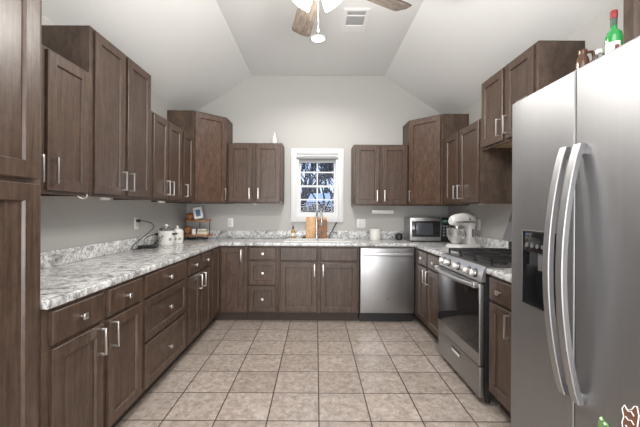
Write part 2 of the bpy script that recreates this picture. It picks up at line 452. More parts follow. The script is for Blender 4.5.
# corner base with folding doors
c = thing('corner_base_cabinet', 'L-shaped corner base cabinet with a two-leaf folding door, left of the sink', 'cabinet', (0, 0, 0))
m = MB(); m.box(XL+0.002, 3.568, 0.105, FXL, YB-0.002, BT); m.box(FXL, FY, 0.105, -0.792, YB-0.002, BT); m.done('body', BODY, c)
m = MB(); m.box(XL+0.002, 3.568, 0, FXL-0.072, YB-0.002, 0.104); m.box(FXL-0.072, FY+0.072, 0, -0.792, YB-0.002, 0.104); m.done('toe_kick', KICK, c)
lf = MB().front(0.27, 0.735, [(0, -0.0005), (0, -T+0.004), (0.004, -T), (0.057, -T), (0.058, -T+0.001), (0.062, -T+0.012), (0.063, -T+0.012)], 0, 0.122).xf(Matrix.Translation((FXL, 3.612, 0)) @ Matrix.Rotation(RL, 4, 'Z')).done('door', WOOD, c)
rt = MB().front(0.262, 0.735, [(0, -0.0005), (0, -T+0.004), (0.004, -T), (0.057, -T), (0.058, -T+0.001), (0.062, -T+0.012), (0.063, -T+0.012)], FXL+0.028, 0.122).xf(Matrix.Translation((0, FY, 0))).done('door', WOODR, c)
h_ = pull(rt, -0.852, 0.765, 0.14); h_.location.y = FY

base_unit('narrow three-drawer base cabinet on the back wall left of the sink', (-0.790, FY, 0), 0, 0.364, '3drawer')
base_unit('double-door sink base cabinet with two blank fronts under the window', (-0.425, FY, 0), 0, 0.922, 'sink')
base_unit('base cabinet with two doors and two drawers between the dishwasher corner and the range', (FXR, 3.745, 0), RR, 0.735, '2door', cuts=[(0.02, 0.27), (0.32, 0.385)])
base_unit('single-door base cabinet with one drawer between the range and the refrigerator', (FXR, 2.232, 0), RR, 0.318, '1door')
c = thing('corner_filler', 'dark blind corner filler panel between the dishwasher and the right cabinets', 'cabinet panel', (0, 0, 0))
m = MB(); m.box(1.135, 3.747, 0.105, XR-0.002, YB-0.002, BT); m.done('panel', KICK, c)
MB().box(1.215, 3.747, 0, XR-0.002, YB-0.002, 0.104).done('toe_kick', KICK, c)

UB = 1.366
def upper(label, loc, rz, W, z0, z1, doors, D=0.303, hs=None, m=None, hz=None):
    """doors: list of (x, w, handle side 'l'/'r')"""
    c = thing('wall_cabinet', label, 'cabinet', loc, rz)
    MB().box(GAP, 0, z0+0.030, W-GAP, D, z1, 0.0015).done('body', BODY, c)
    b = MB(); b.box(GAP, 0, z0, W-GAP, 0.02, z0+0.03); b.box(GAP, 0.02, z0, 0.018, D, z0+0.03); b.box(W-0.018, 0.02, z0, W-GAP, D, z0+0.03)
    b.done('bottom_rail', WOOD, c)
    MB().box(0.0185, 0.0205, z0+0.022, W-0.0185, D, z0+0.029).done('bottom_panel', MAPLE, c)
    for x, w_, sd in doors:
        hx = x+w_-0.030 if sd == 'r' else x+0.030
        door(c, x, z0+0.018, w_, z1-z0-0.034, hx, (z0+0.018+0.106) if hz is None else hz, m)
    return c
UXL, UXR, UY = XL+0.305, XR-0.305, YB-0.305
UBR = 1.352
upper('left wall cabinet right beside the tall pantry, lower than its neighbour', (UXL, 1.374, 0), RL, 0.740, UB, 2.135, [(0.03, 0.328, 'r'), (0.396, 0.318, 'l')])
upper('taller two-door wall cabinet rising above its neighbours on the left wall', (UXL, 2.115, 0), RL, 0.783, UB, 2.43, [(0.034, 0.335, 'r'), (0.410, 0.343, 'l')])
upper('lower two-door wall cabinet beyond the tall one on the left wall', (UXL, 2.899, 0), RL, 0.666, UB, 2.135, [(0.028, 0.285, 'r'), (0.342, 0.297, 'l')])
upper('slim single-door wall cabinet next to the left corner cabinet', (UXL, 3.566, 0), RL, 0.342, UB, 2.135, [(0.028, 0.27, 'l')])
upper('double-door wall cabinet on the back wall left of the window', (-1.108, UY, 0), 0, 0.688, UB, 2.118, [(0.025, 0.29, 'r'), (0.365, 0.298, 'l')])
upper('double-door wall cabinet on the back wall right of the window', (0.462, UY, 0), 0, 0.682, UBR-.006, 2.105, [(0.02, 0.30, 'r'), (0.352, 0.31, 'l')])
upper('double-door wall cabinet on the right wall above the mixer', (UXR, 3.908, 0), RR, 0.926, UBR, 2.105, [(0.128, 0.335, 'r'), (0.502, 0.40, 'l')])
upper('short high double-door wall cabinet above the range', (UXR, 2.981, 0), RR, 0.760, 1.815, 2.405, [(0.03, 0.33, 'r'), (0.400, 0.33, 'l')])
upper('high wall cabinet above the refrigerator behind the green bottle', (UXR, 1.611, 0), RR, 0.935, 1.83, 2.43, [(0.07, 0.385, 'r'), (0.50, 0.385, 'l')])

def corner_upper(label, sgn, z1):
    """diagonal corner wall cabinet; sgn -1 left, +1 right"""
    wx = XL if sgn < 0 else XR; ub = UB if sgn < 0 else UBR
    c = thing('corner_wall_cabinet', label, 'cabinet', (0, 0, 0))
    a = (wx - sgn*0.002, FY-0.0); b = (wx - sgn*0.305, FY-0.0); d = (wx - sgn*0.608, UY); e = (wx - sgn*0.608, YB-0.002); f = (wx - sgn*0.002, YB-0.002)
    MB().prism([a, b, d, e, f], 'z', ub, z1).done('body', BODY, c)
    p, q = (Vector((*b, 0)), Vector((*d, 0))) if sgn < 0 else (Vector((*d, 0)), Vector((*b, 0)))
    wdt = (q-p).length; ang = math.atan2((q-p).y, (q-p).x)
    M_ = Matrix.Translation(p) @ Matrix.Rotation(ang, 4, 'Z')
    st = 0.058; prof = [(0, -0.0005), (0, -T+0.004), (0.004, -T), (st-0.001, -T), (st, -T+0.001), (st+0.004, -T+0.012), (st+0.005, -T+0.012)]
    dr = MB().front(wdt-0.03, z1-ub-0.034, prof, 0.015, ub+0.018).xf(M_).done('door', WOODR, c)
    hx = wdt-0.015-0.022 if sgn < 0 else 0.015+0.022
    h_ = pull(dr, hx, ub+0.115); h_.matrix_local = M_
    return c
corner_upper('tall diagonal corner wall cabinet in the back left corner', -1, 2.43)
corner_upper('tall diagonal corner wall cabinet above the microwave in the right corner', 1, 2.405)

# pantry
c = thing('pantry_cabinet', 'tall dark-stained pantry cabinet at the left edge of the picture', 'cabinet', (FXL, 0.61, 0), RL)
MB().box(0, 0, 0.105, 0.762, 0.608, 2.44, 0.0015).done('body', BODY, c)
MB().box(0, 0.072, 0, 0.762, 0.608, 0.104).done('toe_kick', KICK, c)
door(c, 0.027, 1.402, 0.705, 1.015, 0.06, 1.52, st=0.066); door(c, 0.027, 0.122, 0.705, 1.262, 0.06, 1.26, st=0.066)

# ---------------------------------------------------------------- countertop
def grid_slab(xs, ys, filled, z0, z1, bev=0.008):
    bm = bmesh.new(); V = {}
    def v(i, j, k):
        if (i, j, k) not in V: V[(i, j, k)] = bm.verts.new((xs[i], ys[j], z1 if k else z0))
        return V[(i, j, k)]
    fl = lambda i, j: 0 <= i < len(xs)-1 and 0 <= j < len(ys)-1 and filled(i, j)
    side_edges = []
    for i in range(len(xs)-1):
        for j in range(len(ys)-1):
            if not fl(i, j): continue
            bm.faces.new((v(i, j, 1), v(i+1, j, 1), v(i+1, j+1, 1), v(i, j+1, 1)))
            bm.faces.new((v(i, j, 0), v(i, j+1, 0), v(i+1, j+1, 0), v(i+1, j, 0)))
            for (di, dj), (p, q) in {(-1, 0): ((0, 0), (0, 1)), (1, 0): ((1, 1), (1, 0)), (0, -1): ((1, 0), (0, 0)), (0, 1): ((0, 1), (1, 1))}.items():
                if not fl(i+di, j+dj):
                    a = (i+p[0], j+p[1]); b = (i+q[0], j+q[1])
                    bm.faces.new((v(*a, 1), v(*b, 1), v(*b, 0), v(*a, 0))); side_edges.append((a, b))
    bmesh.ops.recalc_face_normals(bm, faces=bm.faces)
    es = []
    for a, b in side_edges:
        for k in (0, 1):
            e = bm.edges.get((V[(*a, k)], V[(*b, k)]))
            if e: es.append(e)
    if bev: bmesh.ops.bevel(bm, geom=list(set(es)), offset=bev, segments=3, affect='EDGES', profile=0.5)
    return bm
CT, CU = 0.914, 0.876
xs = [XL+0.001, -1.082, -0.355, 0.395, 1.118, XR-0.001]; ys = [1.374, 3.004, 3.880, 3.975, 4.415, YB-0.001]
ct = thing('granite_countertop', 'speckled grey granite countertop wrapping the left, back and right walls', 'countertop', (0, 0, 0))
m = MB(); m.bm.free()
m.bm = grid_slab(xs, ys, lambda i, j: (i == 0) or (j >= 2 and not (i == 2 and j == 3)) or (i == 4 and j >= 1), CU, CT)
m.done('slab', GRAN, ct)
m = MB(); bh = 0.102
m.box(XL+0.001, 1.374, CT, XL+0.021, YB-0.001, CT+bh, 0.003); m.box(XL+0.021, YB-0.021, CT, XR-0.021, YB-0.001, CT+bh, 0.003)
m.box(XR-0.021, 3.004, CT, XR-0.001, YB-0.001, CT+bh, 0.003)
m.done('backsplash', GRAN, ct)
c2 = thing('small_granite_countertop', 'short piece of granite countertop between the range and the refrigerator', 'countertop', (0, 0, 0))
MB().box(1.118, 1.905, CU, XR-0.001, 2.234, CT, 0.008, 3).done('slab', GRAN, c2)
MB().box(XR-0.021, 1.905, CT, XR-0.001, 2.234, CT+bh, 0.003).done('backsplash', GRAN, c2)

# ---------------------------------------------------------------- sink and faucet
s = thing('double_sink', 'white drop-in double-bowl sink set in the counter below the window', 'sink', (0.02, 4.19, CT))
m = MB(); m.bm.free()
m.bm = grid_slab([-0.395, -0.345, -0.02, 0.02, 0.345, 0.395], [-0.235, -0.195, 0.14, 0.235], lambda i, j: not (j == 1 and i in (1, 3)), 0.0005, 0.012, 0.005)
m.done('rim', WHITE, s)
for a, b in ((-0.345, -0.02), (0.02, 0.345)):
    def loop(ins, z): return [(a+ins, -0.195+ins, z), (b-ins, -0.195+ins, z), (b-ins, 0.14-ins, z), (a+ins, 0.14-ins, z)]
    bw = MB().rings([loop(-0.003, 0.006), loop(-0.003, -0.19), loop(0.035, -0.20)][::-1] + [loop(0.0, 0.006), loop(0.012, -0.15), loop(0.045, -0.18)][0:0], caps=False)
    m = MB().rings([loop(0.0, 0.010), loop(0.004, -0.15), loop(0.04, -0.185), loop(0.04, -0.189), loop(0.002, -0.155), loop(-0.003, 0.002)], caps=False)
    bw.bm.free()
    v0 = m.bm.verts; m.bm.verts.ensure_lookup_table(); m.bm.faces.new([v0[i] for i in range(8, 12)]); m.bm.faces.new([v0[i] for i in range(12, 16)])
    bo = m.done('bowl', WHITE, s)
    MB().cyl(((a+b)/2, -0.02, -0.184), 0.04, 0, 0.003, 20).done('drain', CHROME, bo)
f = thing('kitchen_faucet', 'tall gooseneck pull-down faucet in front of the cutting board', 'faucet', (0.01, 4.375, CT+0.012))
m = MB(); m.cyl((0, 0, 0), 0.026, 0, 0.05, 20, 0.003)
d_ = Vector((0.36, -0.93, 0)); R = 0.085; pts = [(0, 0, 0.04), (0, 0, 0.2), (0, 0, 0.285)]
for k in range(1, 11):
    a = PI*k/10; q = d_*(R - R*math.cos(a)); pts.append((q.x, q.y, 0.285+R*math.sin(a)))
q = d_*2*R; pts.append((q.x, q.y, 0.25))
m.tube(pts, 0.0125, 12); m.done('spout', CHROME, f)
MB().lathe([(0.012, 0), (0.017, 0.01), (0.017, 0.08), (0.013, 0.1)], (q.x, q.y, 0.165), 16).done('spray_head', CHROME, f)
MB().tube([(0.02, -0.005, 0.035), (0.055, -0.02, 0.05), (0.085, -0.035, 0.10)], [0.009, 0.007, 0.006], 10).done('lever', CHROME, f)
m = MB(); m.lathe([(0.020, 0), (0.020, 0.006), (0.009, 0.012), (0.009, 0.055), (0.0, 0.058)], (0, 0, 0), 16); m.tube([(0, 0, 0.052), (0, -0.02, 0.062), (0, -0.06, 0.055)], 0.006, 8)
tag(m.done('soap_pump', CHROME, loc=(0.325, 4.37, CT+0.012)), 'small metal soap pump to the right of the sink', 'soap dispenser')
# cutting board
cb = thing('cutting_board', 'light wooden cutting board leaning on the wall behind the faucet', 'cutting board', (0.02, 4.455, CT+0.001))
M_ = Matrix.Rotation(-math.radians(5), 4, 'X')
MB().box(-0.15, -0.012, 0.0, 0.12, 0.010, 0.285, 0.006).xf(M_).done('board', BOARD, cb)
cb2 = tag(MB().box(-0.04, -0.009, 0.0, 0.10, 0.009, 0.255, 0.006).xf(Matrix.Rotation(-math.radians(7), 4, 'X') ).done('small_cutting_board', WALNUT, loc=(0.045, 4.416, CT+0.001)), 'narrower brown cutting board in front of the light board by the faucet', 'cutting board')
# brush
b = thing('dish_brush', 'dark long-handled dish brush leaning beside the cutting boards', 'brush', (0.225, 4.41, CT+0.002))
MB().tube([(-0.05, 0, 0.04), (0.0, 0.01, 0.13), (0.045, 0.02, 0.215)], [0.008, 0.007, 0.010], 8).done('handle', BLACK, b)
MB().box(-0.07, -0.02, 0.0, -0.035, 0.02, 0.05, 0.006).done('bristle_head', GREYP, b)
m = MB().lathe([(0.0, 0), (0.03, 0.0), (0.032, 0.02), (0.03, 0.09), (0.012, 0.115), (0.012, 0.13), (0, 0.13)], (0, 0, 0), 16)
tag(m.done('glass_bottle', GLASSC, loc=(0.250, 4.463, CT+0.0005)), 'short clear glass bottle right of the cutting boards', 'bottle')
b = thing('soap_bottle', 'amber dish soap bottle at the left end of the sink', 'bottle', (-0.30, 4.458, CT+0.0005))
MB().lathe([(0.0, 0), (0.026, 0), (0.029, 0.01), (0.027, 0.09), (0.012, 0.115), (0.010, 0.13), (0, 0.13)], seg=20).done('body', AMBER, b)
MB().lathe([(0.0, 0.130), (0.013, 0.130), (0.012, 0.15), (0.005, 0.155), (0.004, 0.178), (0, 0.178)], seg=12).done('pump', BLACK, b)
MB().lathe([(0.0285, 0.035), (0.0295, 0.036), (0.0288, 0.075), (0.027, 0.076)], seg=20).done('label', LABELM, b)
b2 = MB().lathe([(0, 0), (0.022, 0), (0.026, 0.012), (0.018, 0.03), (0, 0.034)], seg=16)
tag(b2.done('sponge_dish', BROWNG, loc=(-0.155, 4.455, CT+0.0005)), 'small brown dish on the counter behind the sink', 'dish')

# ---------------------------------------------------------------- dishwasher
dw = thing('dishwasher', 'stainless steel dishwasher with bar handle right of the sink cabinet', 'dishwasher', (0.503, FY, 0))
W = 0.628
MB().box(0.002, 0.0, 0.105, W-0.002, 0.58, 0.868).done('tub', BLACK, dw)
d = MB().box(0.006, -0.035, 0.118, W-0.006, -0.001, 0.868, 0.006, 3).done('door', STEEL, dw)
MB().box(0.006, -0.038, 0.855, W-0.006, -0.0352, 0.866, 0.001).done('control_strip', GREYP, d)
m = MB(); m.box(0.035, -0.085, 0.775, W-0.035, -0.067, 0.812, 0.006, 3)
for x in (0.045, W-0.065): m.box(x, -0.07, 0.782, x+0.02, -0.0345, 0.805, 0.002)
m.done('handle', RHANDLE, d)
MB().cyl((W/2, -0.0352, 0.28), 0.008, 0, 0.001, 12, axis='y').done('badge', GREYP, d)
MB().box(0.006, 0.04, 0.002, W-0.006, 0.06, 0.1).done('toe_kick', BLACK, dw)

# ---------------------------------------------------------------- gas range  (local x -> -Y, local -y -> -X)
RG_Y1 = 3.001; RW = 0.762
rg = thing('gas_range', 'stainless steel gas range with black grates on the right wall', 'stove', (1.120, RG_Y1, 0), RR)
MB().box(0.003, 0.0, 0.05, RW-0.003, 0.60, 0.895, 0.003).done('body', ENAMEL, rg)
for x in (0.05, RW-0.05):
    for y in (0.04, 0.55): MB().cyl((x, y, 0), 0.018, 0, 0.05, 12).done('leg', BLACK, rg)
m = MB().prism([(-0.03, 0.815), (0.0, 0.815), (0.03, 0.918), (0.0, 0.918), (-0.012, 0.905)], 'x', 0.003, RW-0.003)
cp = m.done('control_panel', RHANDLE, rg)
MB().box(0.001, 0.001, 0.896, RW-0.001, 0.5765, 0.920, 0.004).done('cooktop', TOP, rg)
for k, x in enumerate((0.10, 0.20, 0.38, 0.56, 0.66)):
    m = MB(); m.lathe([(0.023, 0.0), (0.023, 0.008), (0.021, 0.030), (0.018, 0.036), (0, 0.036)], (0, 0, 0), 20, axis='y')
    m.box(-0.005, -0.048, -0.021, 0.005, -0.030, 0.021, 0.001)
    m.xf(Matrix.Translation((x, -0.019, 0.862)) @ Matrix.Rotation(math.radians(-12), 4, 'X'))
    kb = m.done('knob', SATIN, rg)
    MB().lathe([(0.0231, 0.0), (0.031, 0.0), (0.031, 0.005), (0.0231, 0.006)], (0, 0, 0), 24, axis='y').xf(Matrix.Translation((x, -0.0195, 0.862)) @ Matrix.Rotation(math.radians(-12), 4, 'X')).done('knob_ring', BLACK, kb)
# door
od = MB().box(0.003, -0.040, 0.262, RW-0.003, -0.001, 0.805, 0.006, 3).done('oven_door', STEEL, rg)
MB().box(0.012, -0.0435, 0.345, RW-0.008, -0.0402, 0.772, 0.002).done('window_glass', BLACKG, od)
n = 14; pts = []
for k in range(n+1):
    t = k/n; pts.append((0.02 + t*(RW-0.04), -0.062 - 0.038*math.sin(PI*t), 0.792 - 0.004*math.sin(PI*t)))
m = MB(); m.tube(pts, 0.0145, 10)
m.bm.verts.ensure_lookup_table()
for x in (0.012, RW-0.042): m.box(x, -0.076, 0.775, x+0.03, -0.0395, 0.812, 0.004)
m.done('handle', RHANDLE, od)
dr = MB().box(0.003, -0.036, 0.052, RW-0.003, -0.001, 0.254, 0.006, 3).done('drawer', STEEL, rg)
MB().box(RW/2-0.078, -0.0385, 0.186, RW/2+0.078, -0.0362, 0.222, 0.001).done('pull_recess_shade', BLACK, dr)  # black plate paints the shade inside the drawer's cut handle
MB().box(RW/2-0.072, -0.0410, 0.188, RW/2+0.072, -0.0386, 0.209, 0.001).done('pull_lip_highlight', WHITEP, dr)  # white strip paints the light caught on the cut handle's edge
# grates and burners
for k in range(3):
    x0 = 0.02+k*0.243; x1 = x0+0.236; y0, y1 = 0.045, 0.545; z0, z1 = 0.948, 0.964; m = MB(); t = 0.013
    for a in (y0, y1-t): m.box(x0, a, z0, x1, a+t, z1, 0.002)
    for a in (x0, x1-t): m.box(a, y0, z0, a+t, y1, z1, 0.002)
    xm = (x0+x1)/2
    m.box(xm-t/2, y0, z0, xm+t/2, y1, z1+0.002, 0.002)
    for yy in (0.295,): m.box(x0, yy-t/2, z0, x1, yy+t/2, z1+0.002, 0.002)
    for a in (x0, x1-t):
        for b_ in (y0, 0.29, y1-t): m.box(a, b_, 0.9195, a+t, b_+t, z0+0.002)
    m.done('grate', IRON, rg)
for x, y, r in ((0.14, 0.17, 0.042), (0.14, 0.42, 0.036), (0.381, 0.295, 0.05), (0.62, 0.17, 0.046), (0.62, 0.42, 0.034)):
    MB().lathe([(0, 0.9195), (r, 0.9195), (r, 0.927), (r*0.8, 0.929), (r*0.8, 0.934), (0, 0.935)], (x, y, 0), 20).done('burner', IRON, rg)
bk = MB().prism([(0.525, 1.045), (0.530, 1.030), (0.615, 1.030), (0.632, 1.285), (0.605, 1.285)], 'x', 0.003, RW-0.003).done('backguard', STEEL, rg)
MB().box(0.006, 0.5775, 0.9205, RW-0.006, 0.612, 1.035).done('backguard_base', ENAMEL, rg)

# ---------------------------------------------------------------- refrigerator (local x -> -Y)
FRX, FRY = 0.905, 1.575
fr = thing('refrigerator', 'large side-by-side stainless steel refrigerator filling the right edge', 'refrigerator', (FRX, FRY, 0), RR)
FW = 0.912
MB().box(0.004, 0.055, 0.015, FW-0.004, 0.80, 1.812, 0.004).done('case', mat('light_grey_case', (0.42, 0.42, 0.43), 0.45), fr)
for x in (0.06, FW-0.06): MB().cyl((x, 0.12, 0), 0.025, 0, 0.015, 12).done('foot', BLACK, fr)
FH0, FH1 = 0.075, 1.781; SPL = 0.385
# freezer door with dispenser opening
DX0, DX1, DZ0, DZ1 = 0.093, 0.290, 0.893, 1.203
m = MB(); m.bm.free()
bm = grid_slab([0.0, DX0, DX1, SPL-0.003], [FH0, DZ0, DZ1, FH1], lambda i, j: not (i == 1 and j == 1), -0.05, 0.0, 0.006)
m.bm = bm; m.xf(Matrix(((1, 0, 0, 0), (0, 0, -1, 0), (0, 1, 0, 0), (0, 0, 0, 1))))
fd = m.done('freezer_door', FRIDGE, fr)
m = MB(); m.box(DX0, 0.040, DZ0, DX1, 0.049, DZ1)
m.box(DX0, -0.004, DZ0, DX0+0.006, 0.045, DZ1); m.box(DX1-0.006, -0.004, DZ0, DX1, 0.045, DZ1)
m.box(DX0, -0.004, DZ1-0.006, DX1, 0.045, DZ1); m.box(DX0, -0.006, DZ0, DX1, 0.045, DZ0+0.008)
dp = m.done('dispenser', BLACKG, fd)
MB().box(DX0+0.006, -0.002, DZ1-0.088, DX1-0.006, 0.038, DZ1-0.006, 0.004).done('dispenser_panel', BLACKG, dp)
m = MB()
for k in range(5): m.cyl((DX0+0.03+k*0.034, -0.0022, DZ1-0.06), 0.009, 0, 0.004, 12, axis='y')
m.done('button_row', GREYP, dp)
MB().box(DX0+0.085, 0.006, DZ1-0.16, DX0+0.135, 0.036, DZ1-0.089, 0.004).done('paddle', GREYP, dp)
m = MB(); m.box(DX0-0.004, -0.0045, DZ0-0.004, DX1+0.004, -0.0006, DZ0+0.001, 0.001); m.box(DX0-0.004, -0.0045, DZ0, DX0, -0.0006, DZ1+0.003, 0.001); m.box(DX0-0.004, -0.0045, DZ1, DX1+0.004, -0.0006, DZ1+0.004, 0.001)
m.done('bezel', HANDLE, dp)
rd = MB().box(SPL+0.003, 0.0, FH0, FW, 0.05, FH1, 0.006, 3).done('refrigerator_door', FRIDGE, fr)
def fr_handle(x, parent):
    n = 22; rs = []
    for k in range(n+1):
        t = k/n; z = 0.636 + t*0.880; y = -0.012 - 0.060*math.sin(PI*t)**0.8
        w_ = 0.0165; rs.append([(x-w_, y-0.007, z), (x-w_*0.85, y-0.010, z), (x+w_*0.85, y-0.010, z), (x+w_, y-0.007, z), (x+w_*0.85, y+0.010, z), (x-w_*0.85, y+0.010, z)])
    m = MB().rings(rs)
    for z in (0.638, 1.480): m.box(x-0.012, -0.020, z, x+0.012, 0.001, z+0.035, 0.003)
    m.done('handle', HANDLE, parent)
fr_handle(SPL-0.030, fd); fr_handle(SPL+0.036, rd)
MB().box(0.0, 0.07, 0.02, FW, 0.09, 0.072).done('kick_grille', BLACK, fr)
for x in (0.05, FW-0.05): MB().box(x-0.045, 0.01, 1.7815, x+0.045, 0.053, 1.790, 0.002).done('hinge_cover', GREYP, fr)
# magnets
def fz(Y, Z): return (FRX-0.001, Y, Z)
mg = thing('scroll_magnet', 'brown cut-out magnet with white scroll outline low on the refrigerator door', 'magnet', fz(0.970, 0.690), RR)
base = [(-.024, -.05), (.020, -.052), (.026, -.02), (.020, .0), (.026, .02), (.018, .034), (.008, .026), (-.004, .034), (-.012, .048), (-.020, .052), (-.026, .03), (-.022, .0)]
MB().prism([(-x, z) for x, z in base], 'y', -0.004, 0.0).done('plate', BRNM, mg)
sc_l = MB(); pth = [(-x*1.0, -0.0045, z) for x, z in base]; sc_l.tube(pth+[pth[0]], 0.0016, 6)
for z in (.02, -.005, -.03): sc_l.tube([(0.012, -0.005, z), (0.004, -0.005, z+.008), (-0.006, -0.005, z+.003), (-0.014, -0.005, z+.009)], 0.0016, 6)
sc_l.done('scroll_outline', WHITEP, mg)
mg = thing('leaf_magnet', 'small green magnet beside the brown one on the refrigerator door', 'magnet', fz(1.058, 0.622), RR)
lf_ = [(-.022, -.035), (.022, -.035), (.024, -.01), (.016, .0), (.008, .012), (-.004, .012), (-.012, .022), (-.020, .014), (-.024, -.01)]
MB().prism(lf_, 'y', -0.004, 0.0).done('plate', LEAFG, mg)
m = MB()
for x, z in ((.014, -.004), (.003, .006), (-.011, .013)): m.lathe([(0.0045, 0), (0.0045, 0.002)], (x, -0.004, z), 10, axis='y')
m.done('dots', WHITEP, mg)

# things on top of the refrigerator
ZT = 1.8125
b = thing('green_bottle', 'green glass liquor bottle with dark red cap on the refrigerator', 'bottle', (1.142, 1.308, ZT), math.radians(20))
pr = [(0, 0), (0.024, 0), (0.027, 0.006), (0.027, 0.143), (0.024, 0.160), (0.011, 0.174), (0.0095, 0.19), (0.0095, 0.215), (0, 0.216)]
MB().lathe(pr, seg=28).done('glass_body', GREENG, b)
MB().lathe([(0, 0.2162), (0.0120, 0.2162), (0.0120, 0.244), (0.010, 0.247), (0, 0.247)], seg=20).done('cap', REDCAP, b)
MB().lathe([(0.0097, 0.188), (0.0108, 0.188), (0.0108, 0.215), (0.0097, 0.215)], seg=20).done('neck_label', mat('dark_green_label', (0.05, 0.09, 0.06), 0.5), b)
def arc_label(r, a0, a1, z0, z1, n=12, th=0.001):
    rs = []
    for k in range(n+1):
        a = a0+(a1-a0)*k/n; c_, s_ = math.cos(a), math.sin(a)
        rs.append([(c_*r, s_*r, z0), (c_*(r+th), s_*(r+th), z0), (c_*(r+th), s_*(r+th), z1), (c_*r, s_*r, z1)])
    return MB().rings(rs)
lb = arc_label(0.0271, PI*0.80, PI*1.40, 0.070, 0.120).done('label', LABELM, b)
arc_label(0.0282, PI*1.20, PI*1.35, 0.085, 0.105, 6).done('label_emblem', mat('dark_red_print', (0.16, 0.03, 0.03), 0.5), lb)
b = thing('brown_jug', 'small glossy brown jug with a handle on the refrigerator', 'jug', (1.130, 1.445, ZT), math.radians(-10))
MB().lathe([(0, 0), (0.02, 0), (0.026, 0.03), (0.025, 0.10), (0.020, 0.125), (0.014, 0.135), (0.017, 0.158), (0, 0.158)], seg=20).done('body', BROWNG, b)
MB().tube(smooth_path([(0.014, 0, 0.148), (0.036, 0, 0.150), (0.042, 0, 0.12), (0.024, 0, 0.095)], 5), 0.006, 8).done('handle', BROWNG, b)
b = thing('glass_jar', 'clear glass jar with pale lid between the jug and green bottle', 'jar', (1.150, 1.375, ZT))
MB().lathe([(0, 0), (0.020, 0), (0.022, 0.01), (0.022, 0.100), (0.018, 0.112), (0, 0.112)], seg=20).done('body', GLASSC, b)
MB().lathe([(0, 0.1122), (0.019, 0.1122), (0.019, 0.128), (0, 0.130)], seg=20).done('lid', WHITEP, b)

# ---------------------------------------------------------------- microwave, mixer, right-hand counter things
mw = thing('microwave', 'stainless microwave oven with black door in the right corner', 'microwave', (1.135, 4.115, CT), math.radians(-3))
for x in (0.05, 0.45):
    for y in (0.05, 0.26): MB().cyl((x, y, 0), 0.012, 0.0003, 0.012, 10).done('foot', BLACK, mw)
MB().box(0, 0, 0.012, 0.50, 0.32, 0.292, 0.006).done('case', STEEL, mw)
d = MB().box(0.0, -0.022, 0.014, 0.365, -0.001, 0.291, 0.004).done('door', STEEL, mw)
MB().box(0.022, -0.0250, 0.06, 0.355, -0.0222, 0.252, 0.002).done('door_glass', BLACKG, d)
MB().box(0.072, -0.0262, 0.085, 0.270, -0.0252, 0.228, 0.001).done('viewing_window', mat('microwave_mesh', (0.05, 0.055, 0.065), 0.2), d)
cpn = MB().box(0.367, -0.022, 0.014, 0.50, -0.001, 0.291, 0.004).done('control_panel', BLACKG, mw)
MB().box(0.38, -0.0235, 0.235, 0.487, -0.0222, 0.268, 0.001).done('display', mat('display_green', (0.05, 0.12, 0.09), 0.2), cpn)
m = MB()
for i in range(3):
    for j in range(4): m.box(0.388+i*0.034, -0.0235, 0.07+j*0.036, 0.412+i*0.034, -0.0222, 0.092+j*0.036, 0.001)
m.done('keypad', GREYP, cpn)
MB().cyl((0.20, -0.0222, 0.036), 0.007, 0, 0.001, 12, axis='y').done('badge', GREYP, d)

mx = thing('stand_mixer', 'white stand mixer with a steel bowl beside the range', 'mixer', (1.515, 3.50, CT), math.radians(24))
def rrect(cx, cy, hx, hy, r, n=5):
    out = []
    for qx, qy, a0 in ((1, 1, 0), (-1, 1, PI/2), (-1, -1, PI), (1, -1, 1.5*PI)):
        for k in range(n+1):
            a = a0+PI/2*k/n; out.append((cx+qx*(hx-r)+r*math.cos(a), cy+qy*(hy-r)+r*math.sin(a)))
    return out
def sec(cx, cy, hx, hy, r, z): return [(x, y, z) for x, y in rrect(cx, cy, hx, hy, min(r, hx*0.98, hy*0.98))]
m = MB().rings([sec(0, 0, .168, .098, .06, 0.0005), sec(0, 0, .172, .102, .06, 0.008), sec(0, 0, .168, .098, .06, .026), sec(0, 0, .155, .088, .06, .036)])
m.rings([sec(.075, 0, .070, .060, .04, .03), sec(.080, 0, .055, .050, .035, .08), sec(.088, 0, .042, .042, .03, .15), sec(.090, 0, .045, .045, .03, .20), sec(.085, 0, .060, .052, .03, .245)])
mb_ = m.done('stand', WHITE, mx)
# head: lofted along x
rs = []
for x, ry, rz_, cz in ((-.168, .022, .024, .272), (-.165, .036, .038, .272), (-.150, .048, .052, .275), (-.10, .058, .062, .281), (0, .064, .068, .286), (.08, .062, .066, .283), (.13, .054, .056, .278), (.152, .038, .040, .272), (.158, .018, .02, .27)):
    rs.append([(x, ry*math.cos(2*PI*k/28), cz + rz_*math.sin(2*PI*k/28)) for k in range(28)])
hd = MB().rings(rs).done('head', WHITE, mx)
rs = []
for x, ry, rz_, cz in ((-.151, .050, .008, .262), (-.10, .0605, .008, .262), (0, .0645, .008, .264), (.08, .0630, .008, .264), (.125, .056, .008, .262)):
    rs.append([(x, -ry, cz-rz_), (x, -ry-.001, cz-rz_), (x, -ry-.001, cz+rz_), (x, -ry, cz+rz_)])
MB().rings(rs).done('trim_band', SATIN, hd)
text('lettering', 'KitchenAid', 0.022, BLACK, hd, Matrix.Translation((-0.03, -0.0665, 0.2635)) @ Matrix.Rotation(PI/2, 4, 'X'))
MB().cyl((-.085, 0, 0), 0.024, 0.19, 0.228, 20, 0.003).done('attachment_hub', SATIN, hd)
MB().cyl((-.085, 0, 0), 0.008, 0.13, 0.1899, 12).done('beater_shaft', SATIN, hd)
MB().cyl((.02, -0.0655, .290), 0.008, -0.002, 0.010, 12, axis='y').done('speed_lever', BLACK, hd)
